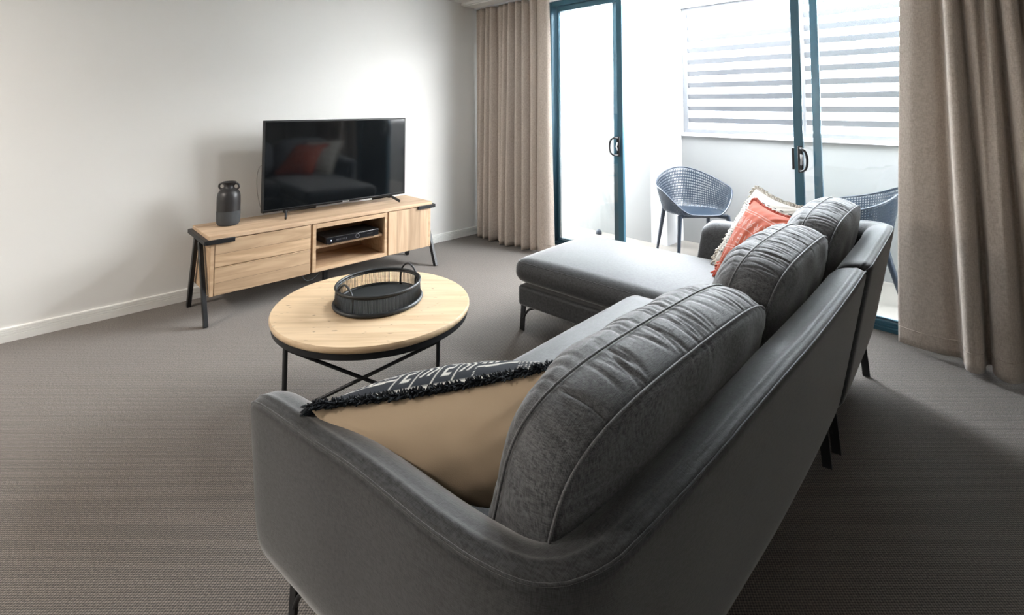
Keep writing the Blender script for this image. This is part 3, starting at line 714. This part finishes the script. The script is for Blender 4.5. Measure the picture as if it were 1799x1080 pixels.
# feet: flat upright with a curved brace
def foot(x, y, dx, dy, nm='foot'):
    m = MB(); up = Vector((x, y, .15)); lo = Vector((x-dx*.012, y-dy*.012, .001))
    m.bar(lo, up, .030, .009, (dx, dy, 0) if True else None)
    d = Vector((dx, dy, 0)).normalized()
    pts = catmull([Vector((x, y, .070)), Vector((x, y, .10))+d*.016, Vector((x, y, .128))+d*.040, Vector((x, y, .149))+d*.085], 12)
    m.tube(pts, .0065, 8); m.build(nm, M['metal'], sofa, smooth='auto')
foot(UJ+.035, 1.632, 0, -1); foot(ULEN-.14, 1.632, 0, -1)
foot(.085, .955, 0, -1); foot(UJ-.05, .955, 0, -1)
foot(.16, .20, 0, 1); foot(UJ-.055, .135, 0, 1); foot(UJ+.055, .125, 0, 1); foot(ULEN-.12, .125, 0, 1)

# ------------------------------------------------------------------ loose back cushions
def back_cushion(L, H, T, cpos, lean, label, seed, gus=.052, yaw=0, droop=0.0):
    R = np.random.default_rng(seed)
    vs, fs = cube_grid(170, 26, 64)
    P = np.array(vs); a = 4.6
    ax_, az_ = np.abs(P[:, 0]), np.abs(P[:, 2]); mm = np.maximum(ax_, az_)+1e-9
    s2 = mm*((ax_**a+az_**a+1e-12)**(-1/a))          # square outline -> rounded outline
    Q = P.copy(); Q[:, 0] *= s2; Q[:, 2] *= s2
    hx, hz = L/2, H/2
    side = np.abs(P[:, 1]) > .9999
    bow = np.where(side, 0, .010*(1-P[:, 1]**2))
    x = Q[:, 0]*hx*(1+bow/hx); z = Q[:, 2]*hz*(1+bow/hz)
    inner = np.clip(1-mm**2.6, 0, 1)**.5*(1-.25*ax_**4)
    Tf, Tb = T*.62, T*.36
    y = np.where(side, np.sign(P[:, 1])*(gus+(np.where(P[:, 1] > 0, Tf, Tb)-gus)*inner), P[:, 1]*gus)
    # signed distance across the gusset from its middle line, carried on over the seams
    dtop = np.where(side, np.sign(P[:, 1])*(gus+(1-np.clip(P[:, 2], -1, 1))*hz), P[:, 1]*gus)
    top = np.clip((P[:, 2]-.2)/.6, 0, 1)
    disp = np.zeros(len(P))
    for i in range(70):
        c = R.uniform(-hx*.95, hx*.95); wd = R.uniform(.003, .0065); am = R.uniform(.0012, .0042)
        D0 = R.uniform(-.02, .03) if i % 3 else R.uniform(.08, .11); DD = R.uniform(.03, .062) if i % 3 else .05; tilt = R.uniform(-.25, .25)
        disp -= am*np.exp(-((x-c-tilt*dtop)/wd)**2)*np.exp(-((dtop-D0)/DD)**4)*top
    for i in range(26):      # creases running from the end corners
        sgn = R.choice([-1, 1]); cz = R.uniform(-hz*.6, hz*.9); wd = R.uniform(.005, .012); am = R.uniform(.001, .0035)
        disp -= am*np.exp(-((z-cz-R.uniform(-.5, .5)*(y))/wd)**2)*np.clip((sgn*Q[:, 0]-.55)/.4, 0, 1)
    disp += .004*np.sin(x*31+seed)*np.sin(z*23+seed*2)*inner
    # seam tuck
    edge = np.exp(-((np.abs(P[:, 1])-1)/.05)**2)*(np.maximum(np.abs(P[:, 0]), np.abs(P[:, 2])) > .999)
    disp -= .003*edge
    nrm = np.stack([np.sign(Q[:, 0])*np.abs(Q[:, 0])**(a-1)/hx, np.zeros(len(P)), np.sign(Q[:, 2])*np.abs(Q[:, 2])**(a-1)/hz], 1)
    nrm /= np.linalg.norm(nrm, axis=1)[:, None]+1e-9
    nrm[:, 1] = np.where(side, np.sign(P[:, 1])*(1.15-np.exp(-((mm-1)/.12)**2)), 0)
    nrm /= np.linalg.norm(nrm, axis=1)[:, None]+1e-9
    V = np.stack([x, y, z], 1)+nrm*disp[:, None]
    # slump: ends drop a little, belly sags forwards
    V[:, 2] -= droop*(Q[:, 0]**2)*np.clip(Q[:, 2], 0, 1)
    V[:, 1] += .022*np.clip(-Q[:, 2], 0, 1)*np.sign(Q[:, 1])*inner
    Rm = Matrix.Rotation(yaw, 3, 'Z') @ Matrix.Rotation(lean, 3, 'X')
    V = V @ np.array(Rm).T
    zmin = V[:, 2].min(); org = Vector(cpos)
    o = MB().add([tuple(v) for v in V], fs).build('back_cushion', M['cushion'], smooth=True)
    o.location = SW(org); o.rotation_euler = (0, 0, SR)
    # piping at both gusset seams
    for sy in (-1, 1):
        pts = []
        NN = 260
        for i in range(NN):
            t = i/NN*8
            if t < 2: c = (t-1, 1)
            elif t < 4: c = (1, 1-(t-2))
            elif t < 6: c = (1-(t-4), -1)
            else: c = (-1, -1+(t-6))
            p = np.array([c[0], sy, c[1]]); q = p*np.array([(abs(c[0])**a+abs(c[1])**a)**(-1/a), 1, (abs(c[0])**a+abs(c[1])**a)**(-1/a)])
            yy = q[1]*gus+sy*.001; v = np.array([q[0]*hx, yy, q[2]*hz-droop*q[0]**2*max(0, q[2])])
            out = np.array([np.sign(q[0])*abs(q[0])**3.6/hx, 0, np.sign(q[2])*abs(q[2])**3.6/hz]); out /= np.linalg.norm(out)+1e-9
            v = v+out*.0015+np.array([0, sy*.001, 0])
            pts.append(Vector(np.array(Rm) @ v))
        MB().tube(pts, .0026, 7, closed=True).build('piping', M['piping'], o, smooth=True)
    tag(o, label, 'cushion', 'loose back cushions on the sofa')
    return o
lean = math.radians(15)
back_cushion(.90, .41, .26, (.567, .234, .618), lean, 'grey loose back cushion nearest the camera, beside the cream pillow', 21, droop=.012, yaw=-.04)
back_cushion(.78, .43, .25, (1.41, .215, .638), lean, 'grey loose back cushion in the middle of the sofa back, beside the coral pillow', 33, droop=.015)
back_cushion(.71, .43, .24, (2.158, .208, .645), lean, 'grey loose back cushion at the far end of the sofa, over the chaise', 47, droop=.015)

# ------------------------------------------------------------------ throw pillows
def throw_pillow(corners, thick, colF, colB, patF, label, fringe_col, fl, seed, nfr=520, pinch=.03, sides=(1, 1, 1, 1), frad=.0026, backgain=1., frontgain=1.):
    """corners TL, TR, BR, BL in sofa space; front = side the normal (TL->TR x TL->BL) points away from"""
    R = np.random.default_rng(seed)
    TL, TR, BR, BL = [np.array(c, float) for c in corners]
    n = 170; s, t = np.meshgrid(np.linspace(0, 1, n+1), np.linspace(0, 1, n+1), indexing='ij')
    base_p = (1-s)[..., None]*(1-t)[..., None]*TL+s[..., None]*(1-t)[..., None]*TR+s[..., None]*t[..., None]*BR+(1-s)[..., None]*t[..., None]*BL
    ctr = (TL+TR+BR+BL)/4
    eu = (TR-TL+BR-BL); ev = (BL-TL+BR-TR); nn = np.cross(eu, ev); nn /= np.linalg.norm(nn)
    def E(q): return (1-np.abs(2*q-1)**2.2)
    g = (np.clip(E(s), 0, 1)**.55)*(np.clip(E(t), 0, 1)**.55)
    # edges bow inwards between the corners
    pu = eu/np.linalg.norm(eu); pv = ev/np.linalg.norm(ev)
    inw = pinch*(np.sin(PI*t)*(1-2*s))[..., None]*pu + pinch*(np.sin(PI*s)*(1-2*t))[..., None]*pv
    wr = .0022*np.sin(s*19+t*7+seed)*np.sin(t*13-s*5)+.0014*np.sin(s*37-t*11)
    # radial creases at corners
    for cs, ct in ((0, 0), (1, 0), (1, 1), (0, 1)):
        d = np.hypot(s-cs, t-ct); an = np.arctan2(np.abs(t-ct), np.abs(s-cs)+1e-6)
        wr += .004*np.sin(an*16+seed)*np.exp(-((d-.22)/.13)**2)
    mid = base_p+inw
    m = MB(); cols = []
    for sgn, col, gain in ((1, colF, frontgain), (-1, colB, backgain)):
        Vv = mid+nn*(sgn*(thick/2)*g*gain+wr*g*sgn)[..., None]
        k = len(m.v); m.v += [tuple(p) for p in Vv.reshape(-1, 3)]
        ij = np.arange((n+1)*(n+1)).reshape(n+1, n+1)+k
        q = np.stack([ij[:-1, :-1], ij[1:, :-1], ij[1:, 1:], ij[:-1, 1:]], -1).reshape(-1, 4)
        m.f += [tuple(int(x) for x in r) for r in q]; m.mi += [0]*len(q)
        for a_, b_ in zip(s.ravel(), t.ravel()):
            c = np.array(col, float)
            if sgn == 1 and patF is not None: c = patF(a_, b_, c)
            cols.append((*c, 1))
    me = bpy.data.meshes.new('throw_pillow'); org = Vector((ctr[0], ctr[1], min(TL[2], TR[2], BL[2], BR[2])))
    me.from_pydata([tuple(Vector(p)-org) for p in m.v], [], m.f); me.update()
    ca_ = me.color_attributes.new('Col', 'FLOAT_COLOR', 'POINT'); ca_.data.foreach_set('color', np.array(cols, dtype=np.float32).ravel())
    me.materials.append(M_vc); me.polygons.foreach_set('use_smooth', [True]*len(me.polygons))
    bm = bmesh.new(); bm.from_mesh(me); bmesh.ops.recalc_face_normals(bm, faces=bm.faces); bm.to_mesh(me); bm.free()
    o = bpy.data.objects.new('throw_pillow', me); C.objects.link(o); o.location = SW(org); o.rotation_euler = (0, 0, SR)
    tag(o, label, 'pillow')
    # fringe: short yarn ends all along the seam
    if fl > 0:
        fm = MB()
        def edge_pt(u):
            u = u % 4; i = int(u); f = u-i
            a_, b_ = [(f, 0), (1, f), (1-f, 1), (0, 1-f)][i]
            p = (1-a_)*(1-b_)*TL+a_*(1-b_)*TR+a_*b_*BR+(1-a_)*b_*BL
            p = p+pinch*math.sin(PI*b_)*(1-2*a_)*pu+pinch*math.sin(PI*a_)*(1-2*b_)*pv
            outd = [-pv, pu, pv, -pu][i]; return p, outd, i
        for k in range(nfr*4):
            u = (k+R.uniform(-.4, .4))/nfr; p, od, i = edge_pt(u % 4)
            if not sides[i]: continue
            L_ = fl*R.uniform(.6, 1.15)
            d = od+nn*R.uniform(-.9, .9)+pu*R.uniform(-.5, .5)*(i % 2 == 0)+pv*R.uniform(-.5, .5)*(i % 2 == 1); d /= np.linalg.norm(d)
            p0 = p-od*.004; p1 = p0+d*L_*.5; p2 = p0+d*L_*.9+np.array([0, 0, -L_*.28])
            fm.tube([Vector(p0-np.array(org)), Vector(p1-np.array(org)), Vector(p2-np.array(org))], [frad, frad*1.15, frad*.7], 4, cap=False)
        fo = fm.build('fringe', paint('fringe_yarn', fringe_col, .85, .3, 300, .1), o, smooth=True); fo['kind'] = 'stuff'
    return o
M_vc = vcol_fabric('printed_cotton')
def lines(*segs):
    return segs
def near_seg(x, y, segs, w):
    for (x0, y0, x1, y1) in segs:
        dx, dy = x1-x0, y1-y0; L2 = dx*dx+dy*dy
        k = max(0, min(1, ((x-x0)*dx+(y-y0)*dy)/L2)) if L2 else 0
        if (x-x0-k*dx)**2+(y-y0-k*dy)**2 < w*w: return True
    return False
def mud_cloth(a, b, c):
    """white mud-cloth marks on navy, in rows"""
    wt = np.array((.62, .60, .55)); b2 = (b*5) % 1
    x = a; wob = .006*math.sin(40*a)
    if min(b2, 1-b2) < .035: return wt
    hit = False
    if x < .27 or .60 < x < .78:
        yy = (b2*5+wob*6) % 1
        if abs(yy-.5) < .16 and int(b2*5) in (1, 3): hit = True
        if int(b2*5) == 2 and ((x*34) % 1) < .45 and abs(yy-.5) < .3: hit = True
    elif .27 <= x < .60:
        k = (x-.27)/.33*4; kk = k % 1; ci = int(k)
        if kk < .06: hit = True
        elif ci % 2 == 1: hit = near_seg(kk, b2, [(.25, .25, .5, .5), (.5, .5, .25, .75), (.6, .25, .85, .5), (.85, .5, .6, .75)], .05)
        else: hit = near_seg(kk, b2, [(.7, .2, .4, .2), (.4, .2, .4, .45), (.4, .45, .7, .5), (.7, .5, .7, .75), (.7, .75, .4, .8)], .05)
    else:
        k = (x-.78)/.22*3; kk = k % 1
        hit = abs(b2-.5-(.32-.64*abs(kk-.5))*1.0) < .05 or abs(b2-.35-(.32-.64*abs(kk-.5))) < .03
        if ((x*60) % 1) < .35 and ((b2*14) % 1) < .4 and b2 < .3: hit = True
    return wt if hit else c
def coral_marks(a, b, c):
    wt = c*.45+np.array((.60, .45, .40))*.55
    for yl in (.14, .17, .40, .64, .67, .88):
        if abs(b-yl-.01*math.sin(a*9)) < .0042: return wt
    if .20 < b < .38:
        x = (a*7) % 1; y = (b-.20)/.18
        if near_seg(x, y, [(.2, .3, .5, .7), (.5, .7, .8, .3), (.2, .6, .5, .95), (.5, .95, .8, .6)], .055): return wt
    if .43 < b < .62:
        x = (a*6) % 1; y = (b-.43)/.19
        if near_seg(x, y, [(.2, .2, .2, .8), (.2, .2, .6, .2), (.2, .5, .6, .5), (.2, .8, .6, .8)] if int(a*6) % 2 else [(.2, .2, .5, .5), (.5, .5, .2, .8), (.8, .2, .8, .8)], .055): return wt
    if .70 < b < .86 and ((a*26) % 1) < .3 and ((b*40) % 1) < .35: return wt
    return c*(1+.08*math.sin(a*200)*math.sin(b*160))
def stitched(a, b, c):
    dk = np.array((.05, .045, .04))
    r = math.sin(a*57.3+int(b*18)*12.9)*43758.5; r -= math.floor(r)
    st_ = (b*34) % 1 < .30 and ((a*9+int(b*34)*.37) % 1) < .42
    if (.10 < b < .36 or .58 < b < .90) and st_: return dk
    if (.40 < b < .54) and abs(((a*14) % 1)-.5) < .10 and ((b*30) % 1) < .8: return dk
    return c
# cream / navy pillow leaning in the near arm corner (front face looks towards the window)
throw_pillow([(.035, .80, .625), (.445, .385, .715), (.405, .32, .455), (.225, .80, .45)], .27, (.006, .010, .018), (.60, .46, .315), mud_cloth,
             'cream pillow with navy and white patterned face and dark fringe on the near sofa arm', (.004, .008, .014), .030, 3, nfr=950, pinch=.012, sides=(1, 1, 0, 1), frad=.0024, backgain=1.0, frontgain=1.3)
# white stitched pillow, then the coral one in front of it
throw_pillow([(2.20, .28, .81), (2.56, .60, .835), (2.34, .76, .45), (1.93, .43, .46)], .15, (.50, .47, .42), (.50, .47, .42), stitched,
             'off-white throw pillow with black stitching and pale fringe, behind the coral pillow', (.50, .46, .40), .034, 5, nfr=300, pinch=.02, frad=.0042)
throw_pillow([(2.055, .275, .785), (2.385, .56, .80), (2.12, .68, .45), (1.80, .37, .45)], .16, (.44, .088, .042), (.44, .088, .042), coral_marks,
             'coral red throw pillow with thin white line markings on the chaise', (.42, .06, .03), .024, 8, nfr=200, pinch=.02, frad=.0052)
